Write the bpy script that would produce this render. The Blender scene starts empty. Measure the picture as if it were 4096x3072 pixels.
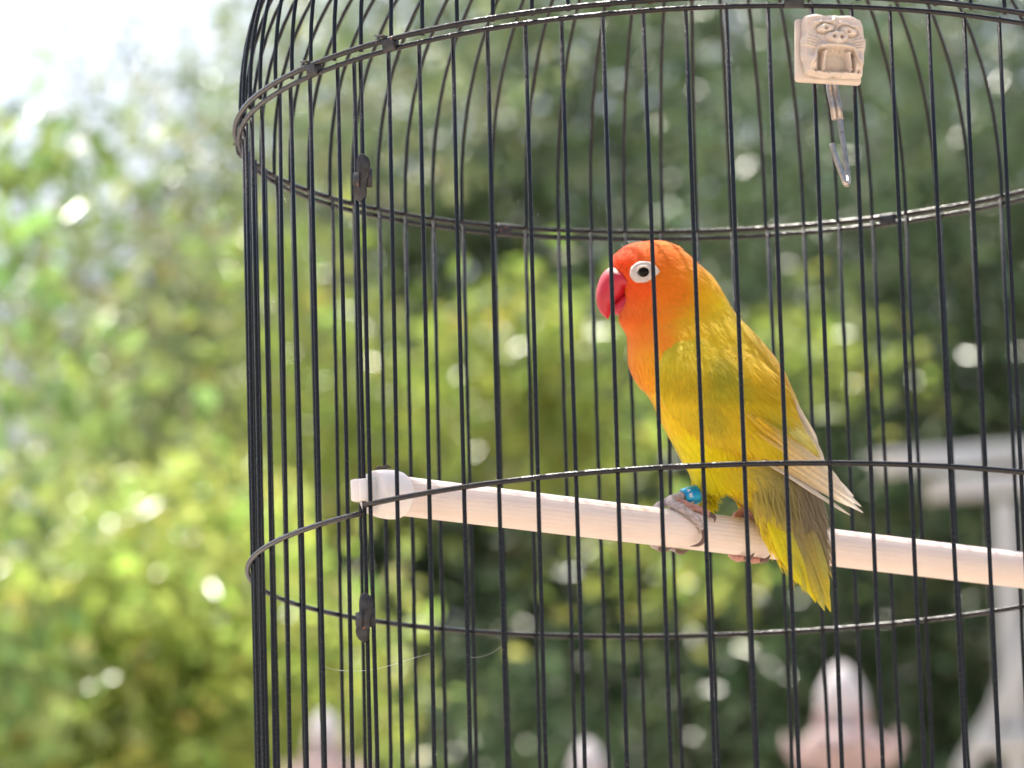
import bpy, bmesh, math, random
import numpy as np
from mathutils import Vector, Matrix
from mathutils.bvhtree import BVHTree

random.seed(7)
rng = np.random.default_rng(7)
S = bpy.context.scene
COL = S.collection
PI = math.pi
R_ = math.radians

# ------------------------------------------------------------------ camera
CM = 0.01
CAMZ = 1.35
FPX, DIST = 23683.7, 2.17114            # focal length in 4096-wide pixels, metres to the cage axis
YAW, PITCH, ROLL = -0.0361559, 0.203306, 0.0297462
CAM = Vector((0, -DIST, CAMZ))
Fw = Vector((math.sin(YAW) * math.cos(PITCH), math.cos(YAW) * math.cos(PITCH), math.sin(PITCH)))
Rt = Vector((math.cos(YAW), -math.sin(YAW), 0))
Up = Rt.cross(Fw)
CX = Rt * math.cos(ROLL) - Up * math.sin(ROLL)
CY = Rt * math.sin(ROLL) + Up * math.cos(ROLL)
cd = bpy.data.cameras.new('camera')
cam = bpy.data.objects.new('camera', cd)
COL.objects.link(cam)
M = Matrix((CX, CY, -Fw)).transposed().to_4x4()
M.translation = CAM
cam.matrix_world = M
cd.sensor_width = 36
cd.lens = FPX / 4096 * 36
cd.clip_start = 0.05
cd.clip_end = 2000
cd.dof.use_dof = True
cd.dof.focus_distance = 2.125
cd.dof.aperture_fstop = 20.5
S.camera = cam
S.render.resolution_x, S.render.resolution_y = 1024, 768

# ------------------------------------------------------------------ light
SUN_EL, SUN_AZ = 66, -30                # azimuth from +Y (away from the camera), negative = left
W = bpy.data.worlds.new('World')
S.world = W
W.use_nodes = True
wn = W.node_tree
bg = wn.nodes['Background']
sky = wn.nodes.new('ShaderNodeTexSky')
sky.sky_type = 'NISHITA'
sky.sun_disc = False
sky.sun_elevation = R_(SUN_EL)
sky.sun_rotation = R_(SUN_AZ)
sky.air_density = 1.0
sky.dust_density = 6.0
sky.ozone_density = 0.6
wn.links.new(sky.outputs[0], bg.inputs[0])
bg.inputs[1].default_value = 0.15
sl = bpy.data.lights.new('sun', 'SUN')
sl.energy = 4.8
sl.angle = R_(0.55)
sl.color = (1, 0.95, 0.86)
so = bpy.data.objects.new('sun', sl)
COL.objects.link(so)
sd = Vector((math.sin(R_(SUN_AZ)) * math.cos(R_(SUN_EL)), math.cos(R_(SUN_AZ)) * math.cos(R_(SUN_EL)), math.sin(R_(SUN_EL))))
so.rotation_euler = sd.to_track_quat('Z', 'Y').to_euler()
so.location = (-3, 8, 12)
S.view_settings.view_transform = 'Standard'
S.view_settings.look = 'None'
S.view_settings.gamma = 1
S.view_settings.exposure = 1.0
S.render.engine = 'CYCLES'
S.cycles.use_denoising = True
S.cycles.max_bounces = 8
S.cycles.sample_clamp_indirect = 4
S.cycles.transparent_max_bounces = 8


def at(px, py, Y):
    """4096x3072 photo pixel -> the world point on the plane y = Y (metres, cage axis at y = 0)."""
    d = Fw + CX * ((px - 2048) / FPX) - CY * ((py - 1536) / FPX)
    return CAM + d * ((Y + DIST) / d.y)


def px_of(p):
    q = Vector(p) - CAM
    k = FPX / q.dot(Fw)
    return 2048 + q.dot(CX) * k, 1536 - q.dot(CY) * k


def z1(x, y): return (2300 + x / 1.8433, 900 + y / 1.8433)
def z2(x, y): return (2500 + x / 2.011, 1700 + y / 2.011)


# ------------------------------------------------------------------ materials
def mat(name, color=(.5, .5, .5), rough=.5, metal=0., attr=None, noise=0., nscale=40., bump=0., bscale=200., spec=.5,
        trans=0., coat=0., sss=0., speck=None, sheen=0., streak=None):
    m = bpy.data.materials.new(name)
    m.use_nodes = True
    nt = m.node_tree
    N, L = nt.nodes, nt.links
    b = N['Principled BSDF']
    out = N['Material Output']
    b.inputs['Roughness'].default_value = rough
    b.inputs['Metallic'].default_value = metal
    b.inputs['Specular IOR Level'].default_value = spec
    b.inputs['Coat Weight'].default_value = coat
    b.inputs['Sheen Weight'].default_value = sheen
    if sss:
        b.inputs['Subsurface Weight'].default_value = sss
        b.inputs['Subsurface Radius'].default_value = (1, .5, .35)
        b.inputs['Subsurface Scale'].default_value = 0.003
    tc = N.new('ShaderNodeTexCoord')
    if attr:
        a = N.new('ShaderNodeAttribute')
        a.attribute_name = attr
        c = a.outputs['Color']
    else:
        a = N.new('ShaderNodeRGB')
        a.outputs[0].default_value = (*color, 1)
        c = a.outputs[0]
    if noise:
        n = N.new('ShaderNodeTexNoise')
        n.inputs['Scale'].default_value = nscale
        n.inputs['Detail'].default_value = 5
        L.new(tc.outputs['Object'], n.inputs['Vector'])
        mr = N.new('ShaderNodeMapRange')
        mr.inputs[1].default_value, mr.inputs[2].default_value = .3, .7
        mr.inputs[3].default_value, mr.inputs[4].default_value = 1 - noise, 1 + noise
        L.new(n.outputs[0], mr.inputs[0])
        mx = N.new('ShaderNodeVectorMath')
        mx.operation = 'SCALE'
        L.new(c, mx.inputs[0])
        L.new(mr.outputs[0], mx.inputs['Scale'])
        c = mx.outputs[0]
    if speck:
        col2, sc, lo = speck
        n = N.new('ShaderNodeTexNoise')
        n.inputs['Scale'].default_value = sc
        n.inputs['Detail'].default_value = 3
        L.new(tc.outputs['Object'], n.inputs['Vector'])
        mr = N.new('ShaderNodeMapRange')
        mr.inputs[1].default_value, mr.inputs[2].default_value = lo, lo + .04
        L.new(n.outputs[0], mr.inputs[0])
        mx = N.new('ShaderNodeMix')
        mx.data_type = 'RGBA'
        L.new(mr.outputs[0], mx.inputs[0])
        L.new(c, mx.inputs[6])
        mx.inputs[7].default_value = (*col2, 1)
        c = mx.outputs[2]
    L.new(c, b.inputs['Base Color'])
    if bump:
        n = N.new('ShaderNodeTexNoise')
        n.inputs['Scale'].default_value = bscale
        n.inputs['Detail'].default_value = 4
        L.new(tc.outputs['Object'], n.inputs['Vector'])
        bp = N.new('ShaderNodeBump')
        bp.inputs['Strength'].default_value = bump
        bp.inputs['Distance'].default_value = .0006
        L.new(n.outputs[0], bp.inputs['Height'])
        L.new(bp.outputs[0], b.inputs['Normal'])
    if trans:
        t = N.new('ShaderNodeBsdfTranslucent')
        L.new(c, t.inputs['Color'])
        ms = N.new('ShaderNodeMixShader')
        ms.inputs[0].default_value = trans
        L.new(b.outputs[0], ms.inputs[1])
        L.new(t.outputs[0], ms.inputs[2])
        L.new(ms.outputs[0], out.inputs['Surface'])
    return m


WIRE = mat('black_wire_paint', (.0025, .003, .004), .21, spec=.42, noise=.4, nscale=300, bump=.5, bscale=900, speck=((.16, .13, .11), 260, .735))
CLIPM = mat('dull_steel_clip', (.035, .037, .042), .5, metal=.3, noise=.5, nscale=400, bump=.5, bscale=700, speck=((.22, .10, .06), 330, .66))
PLAST = mat('ivory_plastic', (.78, .675, .60), .32, noise=.03, nscale=60, sss=.25, speck=((.45, .27, .17), 150, .76))
PLAST2 = mat('white_plastic', (.82, .79, .76), .38, noise=.04, nscale=90, sss=.3, speck=((.5, .33, .22), 300, .76))
BONE = mat('carved_ivory_resin', (.60, .52, .44), .48, noise=.10, nscale=220, sss=.25, bump=.25, bscale=900)
STEEL = mat('bright_steel', (.42, .38, .35), .3, metal=1, noise=.25, nscale=500, speck=((.25, .17, .12), 350, .66))
PLUME = mat('plumage', attr='Col', rough=.75, spec=.2, trans=.22, sheen=.15)
BODYM = mat('plumage_down', attr='Col', rough=.8, spec=.15)
FEATH = mat('flight_feather_vane', attr='Col', rough=.6, spec=.25, trans=.18, noise=.08, nscale=900)
BEAKM = mat('coral_beak', (.50, .012, .030), .45, sss=.15, noise=.12, nscale=300, coat=.15)
CEREM = mat('pale_cere', (.72, .42, .38), .5, sss=.3, noise=.1, nscale=500)
ERING = mat('bare_white_skin', (.56, .51, .46), .6, noise=.14, nscale=900, sss=.2)
EYEM = mat('dark_eye', (.004, .003, .002), .14, spec=.16)
SKIN = mat('grey_scaly_skin', (.44, .38, .37), .6, noise=.35, nscale=700, bump=1., bscale=1500)
SKINP = mat('pink_toe_pad', (.50, .25, .20), .6, noise=.25, nscale=700, bump=.6, bscale=1500)
CLAW = mat('brown_claw', (.15, .085, .065), .35, noise=.2, nscale=500)
BAND = mat('blue_anodised_band', (.015, .30, .52), .4, metal=.6, noise=.12, nscale=400)
INK = mat('band_engraving', (.75, .72, .68), .5)
THREAD = mat('spider_silk', (.6, .6, .6), .5, trans=.5)
BARK = mat('bark', (.11, .085, .065), .9, noise=.4, nscale=12, bump=1., bscale=30)
LEAF = mat('leaf', attr='Col', rough=.26, spec=.5, trans=.5)
LEAFD = mat('leaf_thick', attr='Col', rough=.23, spec=.36, trans=.36)
WPAINT = mat('white_paint', (.50, .51, .51), .5, noise=.06, nscale=8)
STONE = mat('pink_white_stone', (.48, .37, .355), .8, noise=.18, nscale=20, bump=.5, bscale=60)
STONEW = mat('whitewashed_stone', (.56, .53, .535), .8, noise=.08, nscale=20, bump=.5, bscale=60)
PAVE = mat('pale_terrace_paving', (.40, .33, .27), .9, noise=.2, nscale=2)
WOOD = mat('weathered_timber', (.20, .14, .09), .8, noise=.3, nscale=25)


# ------------------------------------------------------------------ mesh helpers
def link(name, me, m, parent=None, smooth=True):
    o = bpy.data.objects.new(name, me)
    COL.objects.link(o)
    if m is not None and not me.materials:
        me.materials.append(m)
    if smooth and len(me.polygons):
        me.polygons.foreach_set('use_smooth', [True] * len(me.polygons))
    if parent is not None:
        o.parent = parent
        o.matrix_parent_inverse = parent.matrix_world.inverted()
    return o


def empty(name, loc, label, cat, group=None):
    o = bpy.data.objects.new(name, None)
    o.empty_display_size = .02
    COL.objects.link(o)
    o.location = loc
    o.matrix_world = Matrix.Translation(Vector(loc))
    tag(o, label, cat, group)
    return o


def tag(o, label=None, cat=None, group=None, kind=None):
    if label: o['label'] = label
    if cat: o['category'] = cat
    if group: o['group'] = group
    if kind: o['kind'] = kind
    return o


def mesh(name, V, Fc, cols=None):
    me = bpy.data.meshes.new(name)
    me.from_pydata([tuple(v) for v in V], [], Fc)
    if cols is not None:
        a = me.attributes.new('Col', 'FLOAT_COLOR', 'POINT')
        arr = np.ones((len(V), 4), np.float32)
        arr[:, :3] = cols
        a.data.foreach_set('color', arr.ravel())
    me.update()
    return me


def tube(pts, rad, seg=8, closed=False, cap=True):
    """V, F of a round tube through pts; rad a number or a list."""
    pts = [Vector(p) for p in pts]
    n = len(pts)
    if not hasattr(rad, '__len__'): rad = [rad] * n
    V, Fc = [], []
    up = None
    for i, p in enumerate(pts):
        t = (pts[(i + 1) % n] - pts[i - 1]) if closed else (pts[min(i + 1, n - 1)] - pts[max(i - 1, 0)])
        t.normalize()
        if up is None:
            up = t.orthogonal().normalized()
        up = (up - t * up.dot(t)).normalized()
        w = t.cross(up)
        for k in range(seg):
            a = 2 * PI * k / seg
            V.append(p + (up * math.cos(a) + w * math.sin(a)) * rad[i])
    for i in range(n if closed else n - 1):
        for k in range(seg):
            a, b = i * seg + k, i * seg + (k + 1) % seg
            c, d = ((i + 1) % n) * seg + (k + 1) % seg, ((i + 1) % n) * seg + k
            Fc.append((a, b, c, d))
    if cap and not closed:
        Fc.append(tuple(range(seg))[::-1])
        Fc.append(tuple(range((n - 1) * seg, n * seg)))
    return V, Fc


def merge(*parts):
    V, Fc = [], []
    for v, f in parts:
        o = len(V)
        V += list(v)
        Fc += [tuple(i + o for i in q) for q in f]
    return V, Fc


def box(c, ex, ey, ez):
    """box with centre c and half-axis vectors"""
    c, ex, ey, ez = Vector(c), Vector(ex), Vector(ey), Vector(ez)
    V = [c + ex * a + ey * b + ez * d for d in (-1, 1) for b in (-1, 1) for a in (-1, 1)]
    return V, [(0, 2, 3, 1), (4, 5, 7, 6), (0, 1, 5, 4), (2, 6, 7, 3), (0, 4, 6, 2), (1, 3, 7, 5)]


def loft(rings, cap=True):
    n = len(rings[0])
    V = [p for r in rings for p in r]
    Fc = []
    for i in range(len(rings) - 1):
        for k in range(n):
            Fc.append((i * n + k, i * n + (k + 1) % n, (i + 1) * n + (k + 1) % n, (i + 1) * n + k))
    if cap:
        Fc.append(tuple(range(n))[::-1])
        Fc.append(tuple(range((len(rings) - 1) * n, len(rings) * n)))
    return V, Fc


def lathe(prof, seg=24, org=(0, 0, 0), ax=Vector((0, 0, 1))):
    org, ax = Vector(org), Vector(ax).normalized()
    u = ax.orthogonal().normalized()
    w = ax.cross(u)
    return loft([[org + ax * h + (u * math.cos(2 * PI * k / seg) + w * math.sin(2 * PI * k / seg)) * max(r, 1e-5) for k in range(seg)] for r, h in prof])


def bevel(me, width, segs=2):
    bm = bmesh.new()
    bm.from_mesh(me)
    bmesh.ops.bevel(bm, geom=bm.edges[:], offset=width, segments=segs, affect='EDGES', profile=.5, clamp_overlap=True)
    bm.to_mesh(me)
    bm.free()
    return me


def crs(P, n):
    """Catmull-Rom resample of a list of number tuples to n samples (uniform in the parameter)."""
    P = np.array(P, float)
    t = np.linspace(0, len(P) - 1, n)
    i = np.clip(t.astype(int), 0, len(P) - 2)
    f = (t - i)[:, None]
    p0, p1, p2, p3 = P[np.maximum(i - 1, 0)], P[i], P[i + 1], P[np.minimum(i + 2, len(P) - 1)]
    return .5 * (2 * p1 + (p2 - p0) * f + (2 * p0 - 5 * p1 + 4 * p2 - p3) * f ** 2 + (3 * p1 - p0 - 3 * p2 + p3) * f ** 3)


# ================================================================== ground
me = mesh('ground', [(-400, -400, 0), (400, -400, 0), (400, 400, 0), (-400, 400, 0)], [(0, 1, 2, 3)])
tag(link('ground', me, PAVE), 'pale terrace paving stretching out under the trees', kind='structure')

# ================================================================== bird cage
def cyl(az, r, z):       # degrees, cm, cm above the camera -> world
    a = R_(az)
    return Vector((r * CM * math.cos(a), r * CM * math.sin(a), CAMZ + z * CM))


RB_, ZA, ZB, ZM = 17.70, 54.55, 54.24, 37.91
ZBOT = 5.0
cage = empty('bird_cage', (0, 0, CAMZ + (ZBOT - 1) * CM), 'round black wire bird cage with domed top around the yellow and orange bird', 'bird cage')

# body bars: a few shared straight wires with faint kinks, turned to each azimuth
front = [(205.6, 207.2), (210.84, 210.3), (215.1, 215.1), (220.7, 220.9), (223.75, 224.0), (225.0, 225.15), (229.3, 229.8), (234.0, 234.5), (238.9, 239.3), (243.66, 243.9),
         (248.56, 248.7), (253.06, 253.1), (257.98, 257.98), (262.88, 262.64), (267.58, 267.46), (272.32, 272.04), (276.9, 276.76), (281.7, 281.78), (286.38, 286.42),
         (291.26, 291.02), (296.18, 295.84), (300.64, 300.52), (305.5, 305.4)]
back = [(148.84, 148.3), (144.26, 143.8), (139.46, 138.98), (134.78, 134.4), (130.2, 129.68), (125.38, 125.06), (120.44, 120.36), (116.04, 115.84), (111.2, 111.14), (106.6, 106.72),
        (101.7, 102.0), (97.0, 97.3), (92.18, 92.5), (87.4, 87.9), (82.64, 83.2), (77.92, 78.4), (73.26, 73.64), (68.18, 69.04), (63.86, 64.32), (58.9, 59.4), (54.2, 54.6), (49.6, 49.9)]
left = [(a, a + .2) for a in (153.4, 158.1, 162.7, 167.2, 172.1, 176.6, 181.4, 186.2, 190.9, 195.4, 200.6)]
right = [(a, a) for a in np.linspace(49.6, -54.5, 24)[1:-1]]
wires = []
for k in range(4):
    pts = [(.00022 * math.sin(k * 2.1 + 7 * t) * math.sin(PI * t), .00022 * math.sin(k * 1.3 + 9 * t) * math.sin(PI * t), t) for t in np.linspace(0, 1, 9)]
    V, Fc = tube(pts, 1.0, 10)
    # unit tube: thin it by hand so the length can be scaled through the object matrix alone
    V = []
    for p in pts:
        for q in range(10):
            a = 2 * PI * q / 10
            V.append((p[0] + .00078 * math.cos(a), p[1] + .00078 * math.sin(a), p[2] * (ZB - ZBOT + .15) * CM))
    me = mesh('bar_wire', V, Fc)
    me.materials.append(WIRE)
    wires.append(me)
for i, (ab, atp) in enumerate(front + back + left + right):
    # (ab measured at the foot of the picture, z about 29; atp at the upper hoop)
    sl_ = (atp - ab) / (ZB - 29)
    p0, p1 = cyl(atp - sl_ * (ZB - ZBOT), RB_, ZBOT), cyl(atp, RB_ - .02, ZB)
    o = link('bar', wires[i % 4], None, cage)
    o.matrix_world = Matrix.Translation(p0) @ (p1 - p0).to_track_quat('Z', 'X').to_matrix().to_4x4()

# dome bars share one bent wire
HB, HN = 13.0, 2.35
pts = []
for t in np.linspace(0, 1, 26):
    h = HB * math.sin(t * PI / 2 * .985)
    r = (RB_ + .1) * max(1 - (h / HB) ** HN, 0) ** (1 / HN)
    pts.append((max(r, 1.1) * CM, 0, h * CM))
pts.insert(0, ((RB_ + .1) * CM, 0, -.08 * CM))
V, Fc = tube(pts, .00078, 8)
dome_me = mesh('dome_bar_wire', V, Fc)
dome_me.materials.append(WIRE)
dfront = [206.9, 211.54, 216.02, 220.88, 225.72, 230.66, 235.34, 240.18, 244.9, 249.76, 254.08, 258.78]
dfront += list(np.arange(263.5, 401, 4.72))
dback = [50.0, 55, 60, 64.5, 69.2, 73.9, 78.5, 83.5, 88, 92.5, 97, 102, 106.5, 111, 115.5, 120.5, 125, 129.5, 134, 138.8, 143.6]
dleft = list(np.arange(148.3, 205, 4.84))
for a in dfront + dback + dleft:
    o = link('dome_bar', dome_me, None, cage)
    o.matrix_world = Matrix.Translation(Vector((0, 0, CAMZ + ZA * CM))) @ Matrix.Rotation(R_(a), 4, 'Z')


def hoop(name, r, z, rad, a0=0., a1=360., dz=0., n=180):
    pts = [cyl(a0 + (a1 - a0) * i / n, r, z + dz * (.5 - i / n)) for i in range(n + (0 if a1 - a0 >= 360 and not dz else 1))]
    V, Fc = tube(pts, rad * CM, 10, closed=(a1 - a0 >= 360 and not dz))
    return link(name, mesh(name, V, Fc), WIRE, cage)


hoop('hoop', 18.0, ZA, .105)
hoop('hoop', 17.86, ZB - .02, .095)
hoop('hoop', 17.70 + .078 + .09, ZM, .098, 224.7, 224.6 + 359.6, .26)
hoop('hoop', 17.70 + .078 + .09, 21.5, .098)
hoop('hoop', 17.70 + .078 + .09, ZBOT, .12)
# base tray and crown cap (below and above the picture)
V, Fc = lathe([(.001, 0), (.182, 0), (.186, .003), (.186, .022), (.184, .022), (.183, .005), (.001, .004)], 64, (0, 0, CAMZ + (ZBOT - 1.2) * CM))
link('tray', mesh('tray', V, Fc), CLIPM, cage)
V, Fc = lathe([(.001, -.004), (.013, -.004), (.014, 0), (.010, .006), (.003, .009), (.002, .03)], 24, (0, 0, CAMZ + (ZA + HB) * CM))
link('crown_cap', mesh('crown_cap', V, Fc), CLIPM, cage)
top = CAMZ + (ZA + HB) * CM + .028
pts = [(0, 0, top), (0, 0, top + .03)] + [(0, .02 - .02 * math.cos(a), top + .03 + .02 * math.sin(a) + .02) for a in np.linspace(-.9, PI * 1.0, 12)]
V, Fc = tube(pts, .0014, 8)
link('hanging_hook', mesh('hanging_hook', V, Fc), WIRE, cage)
zb = top + .07 + .022
V, Fc = tube([(-2.6, .02, zb), (2.6, .02, zb)], .022, 16)
bm_ = empty('pergola_pole', (0, .02, 0), 'round timber pole that the black bird cage hangs from', 'pole')
link('crossbar', mesh('crossbar', V, Fc), WOOD, bm_)
for sx in (-1, 1):
    V, Fc = tube([(2.5 * sx, .02, -.05), (2.5 * sx, .02, zb - .02)], .045, 16)
    link('post', mesh('post', V, Fc), WOOD, bm_)


def hoop_clip(az, big=1.0, tab=True):
    """bent sheet clip that binds the two upper hoops"""
    a = R_(az)
    er, et, ez = Vector((math.cos(a), math.sin(a), 0)), Vector((-math.sin(a), math.cos(a), 0)), Vector((0, 0, 1))
    c = cyl(az, 17.93, (ZA + ZB) / 2)
    prof = []
    for k in range(20):
        t = 2 * PI * k / 20
        ca, sa = math.cos(t), math.sin(t)
        prof.append((.0017 * math.copysign(abs(ca) ** .6, ca), .0026 * math.copysign(abs(sa) ** .6, sa)))
    tilt = (.07 / .31)
    rings = [[c + er * (x + y * tilt * .4) + ez * y + et * (s * .0026 * big) for x, y in prof] for s in (-1, -.93, .93, 1)]
    parts = [loft(rings)]
    o = link('clip', mesh('clip', *merge(*parts)), CLIPM, cage)
    if tab:
        rings = []
        for s in np.linspace(0, 1, 6):
            q = c + ez * (.0026 + .0006 * s + .001 * s * s) + er * (.0012) - et * (.0005 + s * .0058) * (1)
            w = .0019 * (1 - .75 * s ** 3)
            rings.append([q + er * w + ez * .0004, q - er * w + ez * .0004, q - er * w - ez * .0003, q + er * w - ez * .0003])
        link('tab', mesh('tab', *loft(rings)), CLIPM, o)


for a, b, t in ((217.3, 1, True), (230.9, 1, True), (279.6, 1.3, False), (118.6, 1, False), (67.2, 1.15, False), (177.5, 1, True), (20, 1, False), (330, 1, False)):
    hoop_clip(a, b, t)


def seam_clip(cx, cy, az, fold):
    """flat pressed plate that pins the two seam wires, with a folded tab"""
    a = R_(az)
    er, et, ez = Vector((math.cos(a), math.sin(a), 0)), Vector((-math.sin(a), math.cos(a), 0)), Vector((0, 0, 1))
    c = at(cx, cy, cyl(az, 17.9, 0).y)
    n = (CAM - c).normalized()
    sx = CX
    sy = n.cross(sx).normalized()
    if sy.z < 0: sy = -sy
    sx = sy.cross(n)
    rings = []
    for k in range(15):
        t = -1 + 2 * k / 14
        hw = .0026 * (max(1 - abs(t) ** 4.2, 0.0) ** .5 * .85 + .06) * (1.0 - .12 * math.cos(t * 5))
        q = c + sy * t * .0089 + sx * (.0006 * math.sin(t * 3.0)) + n * (.0018 + .0008 * (1 - t * t))
        rings.append([q + sx * hw, q + sx * hw * .5 + n * .0006, q - sx * hw * .5 + n * .0006, q - sx * hw, q - sx * hw * .9 - n * .0005, q + sx * hw * .9 - n * .0005])
    o = link('seam_clip', mesh('seam_clip', *loft(rings)), CLIPM, cage)
    rings = []
    for k in range(9):
        t = k / 8
        q = c - sx * (.0028 - .0030 * math.sin(t * 2.6) * .8) + n * (.0020 + .0022 * math.sin(t * 2.4)) - sy * .0006
        h = .0030 * (1 - .25 * abs(2 * t - 1))
        rings.append([q + sy * h, q + sy * h + n * .0005 - sx * .0004, q - sy * h + n * .0005 - sx * .0004, q - sy * h])
    link('folded_tab', mesh('folded_tab', *loft(rings)), CLIPM, o)
    pts = [c + sx * .0026 + n * .0005 + sy * s for s in (-.0034, -.0033, .0033, .0034)]
    link('sleeve', mesh('sleeve', *tube(pts, [.0009, .0013, .0013, .0009], 10)), CLIPM, o)


seam_clip(1446, 712, 224.4, True)
seam_clip(1458, 2470, 224.4, True)

# ================================================================== perch
pa = cyl(224.5, 17.0, 0)
P1 = at(1640, 1988, -.1085)
P2 = at(4088, 2281, .1085)
# extend to the far wall of the cage
pd = (P2 - P1).normalized()
P2 = P1 + pd * .333
P0 = P1 - pd * .016
perch = empty('perch', P0, 'ribbed ivory plastic perch rod that the bird grips', 'perch')
PR = .0070
u = pd.cross(Vector((0, 0, 1))).normalized()
w = u.cross(pd)
NR = 26
rings = []
for s in (0, .33, .66, 1):
    c = P0.lerp(P2, s)
    ring = []
    for k in range(NR):
        for f, g in ((.0, .987), (.16, .987), (.22, 1.0), (.52, 1.003), (.80, 1.0), (.86, .987)):
            a = 2 * PI * (k + f) / NR
            ring.append(c + (u * math.cos(a) + w * math.sin(a)) * PR * g)
    rings.append(ring)
link('rod', mesh('rod', *loft(rings)), PLAST, perch, smooth=False)
for sgn, e in ((1, P0), (-1, P2)):
    d = pd * sgn
    prof = [(.0001, -.002), (.0068, -.002), (.0078, -.0012), (.0081, 0), (.0086, .003), (.0088, .0068), (.0085, .0098), (.0079, .0110), (.0072, .0113), (.0070, .0105)]
    V, Fc = lathe(prof, 40, e + d * .0, d)
    o = link('end_cap', mesh('end_cap', V, Fc), PLAST2, perch)
    # two hook blocks that grip a cage wire
    for off, ww in ((-.0030, .0021), (.0016, .0026)):
        c = e - d * .0035 + u * 0 + w * .0006
        lat = Rt if sgn > 0 else Rt
        V, Fc = box(c + lat * off - d * (.001 if off > 0 else -.0005), lat * ww, d * .0022, w * .0041)
        me = bevel(mesh('grip', V, Fc), .0007, 2)
        link('grip', me, PLAST2, o)
# crumb of dried leaf lying on the end cap
c = P0 + pd * .004 + w * .0088
pts = [c + Rt * x + w * z for x, z in ((-.003, 0), (-.0015, .0008), (0, .0004), (.0012, .0012), (.0028, .0006))]
o = link('leaf_crumb', mesh('leaf_crumb', *tube(pts, [.0003, .0007, .0005, .0008, .0002], 6)), BARK)
tag(o, 'tiny dried leaf crumb lying on the white end cap of the perch', 'leaf crumb')

# ================================================================== carved hook holder
hold = empty('carved_hook_holder', cyl(284.1, 18.2, 50), 'square carved ivory snarling face clipped to the cage wires with a steel hook', 'hook holder')
nrm = (cyl(284.1, 18, 0) - cyl(284.1, 0, 0)).normalized()
ex = Vector((0, 0, 1)).cross(nrm).normalized()
ez = Vector((0, 0, 1))
pc = at(3050 + 582 / 2.073, 386 / 2.073, cyl(284.1, 18.35, 0).y)
HS = .01130
rr = Matrix.Rotation(-ROLL * 1.2, 3, nrm)
ex, ez = rr @ ex, rr @ ez


def G(s, t, x, y, sx, sy=None):
    sy = sy or sx
    return np.exp(-((s - x) / sx) ** 2 - ((t - y) / sy) ** 2)


def sm(x, a, b):
    q = np.clip((x - a) / (b - a), 0, 1)
    return q * q * (3 - 2 * q)


n = 150
g = np.linspace(-1, 1, n)
ss, tt0 = np.meshgrid(g, g)
hh = np.zeros_like(ss)
tt = tt0 + .18
ss0 = ss
ss = ss0 + .06
for ex_, ey_, rot in ((-.22, .68, .18), (.50, .62, -.12)):
    x = (ss - ex_) * math.cos(rot) + (tt - ey_) * math.sin(rot)
    y = -(ss - ex_) * math.sin(rot) + (tt - ey_) * math.cos(rot)
    r = (x / .28) ** 2 + (y / .14) ** 2
    hh += .34 * np.sqrt(np.clip(1 - r, 0, 1)) - .14 * np.exp(-((np.sqrt(r) - 1.14) / .16) ** 2)
    hh += .14 * np.exp(-((y - .21 - .25 * x * x) / .05) ** 2) * (np.abs(x) < .34)
    hh -= .34 * G(x, y, 0.0, -.01, .05)
r = ((ss - .13) / .37) ** 2 + ((tt - .40) / .21) ** 2
hh = np.where(r < 1, np.maximum(hh, 0) * .3, hh) + .50 * np.sqrt(np.clip(1 - r, 0, 1))
hh -= .44 * G(ss, tt, .02, .42, .06) + .44 * G(ss, tt, .26, .42, .06)
lipy = .15 - .10 * np.abs((ss - .1) / .62) ** 2.6 - .40 * sm(np.abs(ss - .1), .52, .80)
hh += .36 * np.exp(-((tt - lipy) / .07) ** 2) * (np.abs(ss - .1) < .84)
mouth = sm(lipy - .05 - tt, 0, .08) * sm(.62 - np.abs(ss - .1), 0, .10) * sm(tt + .70, 0, .16)
hh -= .58 * mouth
ty = .0 - .05 * np.abs(ss - .1) ** 2
hh += .34 * np.exp(-((tt - ty) / .085) ** 2) * (np.abs(ss - .1) < .50) * (.72 + .28 * np.abs(np.sin((ss - .1) * 20)))
for fx in (-.27, .49):
    cen = fx + .10 * (tt + .1) * (-1 if fx < 0 else 1) * -1
    wd = .105 * np.clip((tt + .66) / .55, .0, 1) ** .6 + 1e-3
    hh += .90 * np.sqrt(np.clip(1 - ((ss - cen) / wd) ** 2, 0, 1)) * sm(-tt, -.02, .10) * (tt > -.66)
arch = ((ss - .11) / .26) ** 2 + ((tt + .62) / .42) ** 2
hh -= .18 * np.clip(1 - arch, 0, 1) ** .5
for i in range(4):
    for sg in (-1, 1):
        x0 = .1 + sg * .78
        yy = .26 + .12 * i * .75 + .25 * (sg * (ss - x0))
        hh += .13 * np.exp(-((tt - yy + .16) / .035) ** 2) * sm(sg * (ss - .1), .44, .62)
hh += .24 * G(ss, tt, -.64, -.34, .13, .16) + .26 * G(ss, tt, .86, -.34, .13, .13)
hh -= .26 * G(ss, tt, -.54, -.64, .055) + .24 * G(ss, tt, .82, -.62, .05)
tt, ss = tt0, ss0
edge = np.maximum(np.abs(ss), np.abs(tt))
hh -= .40 * sm(edge, .84, 1.0) ** 2
hh += .02 * np.sin(ss * 31 + tt * 11) * np.sin(tt * 27)
wob = 1 + .022 * np.sin(6 * np.arctan2(tt, ss) + .7) + .014 * np.sin(13 * np.arctan2(tt, ss))
rc = 1 - .11 * np.abs(ss * tt) ** 3
V = []
for j in range(n):
    for i in range(n):
        V.append(pc + ex * (ss[j, i] * HS * wob[j, i] * rc[j, i] * (1.0 + .0)) + ez * (tt[j, i] * HS * wob[j, i] * rc[j, i]) + nrm * (.0026 + .0060 * hh[j, i]))
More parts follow.
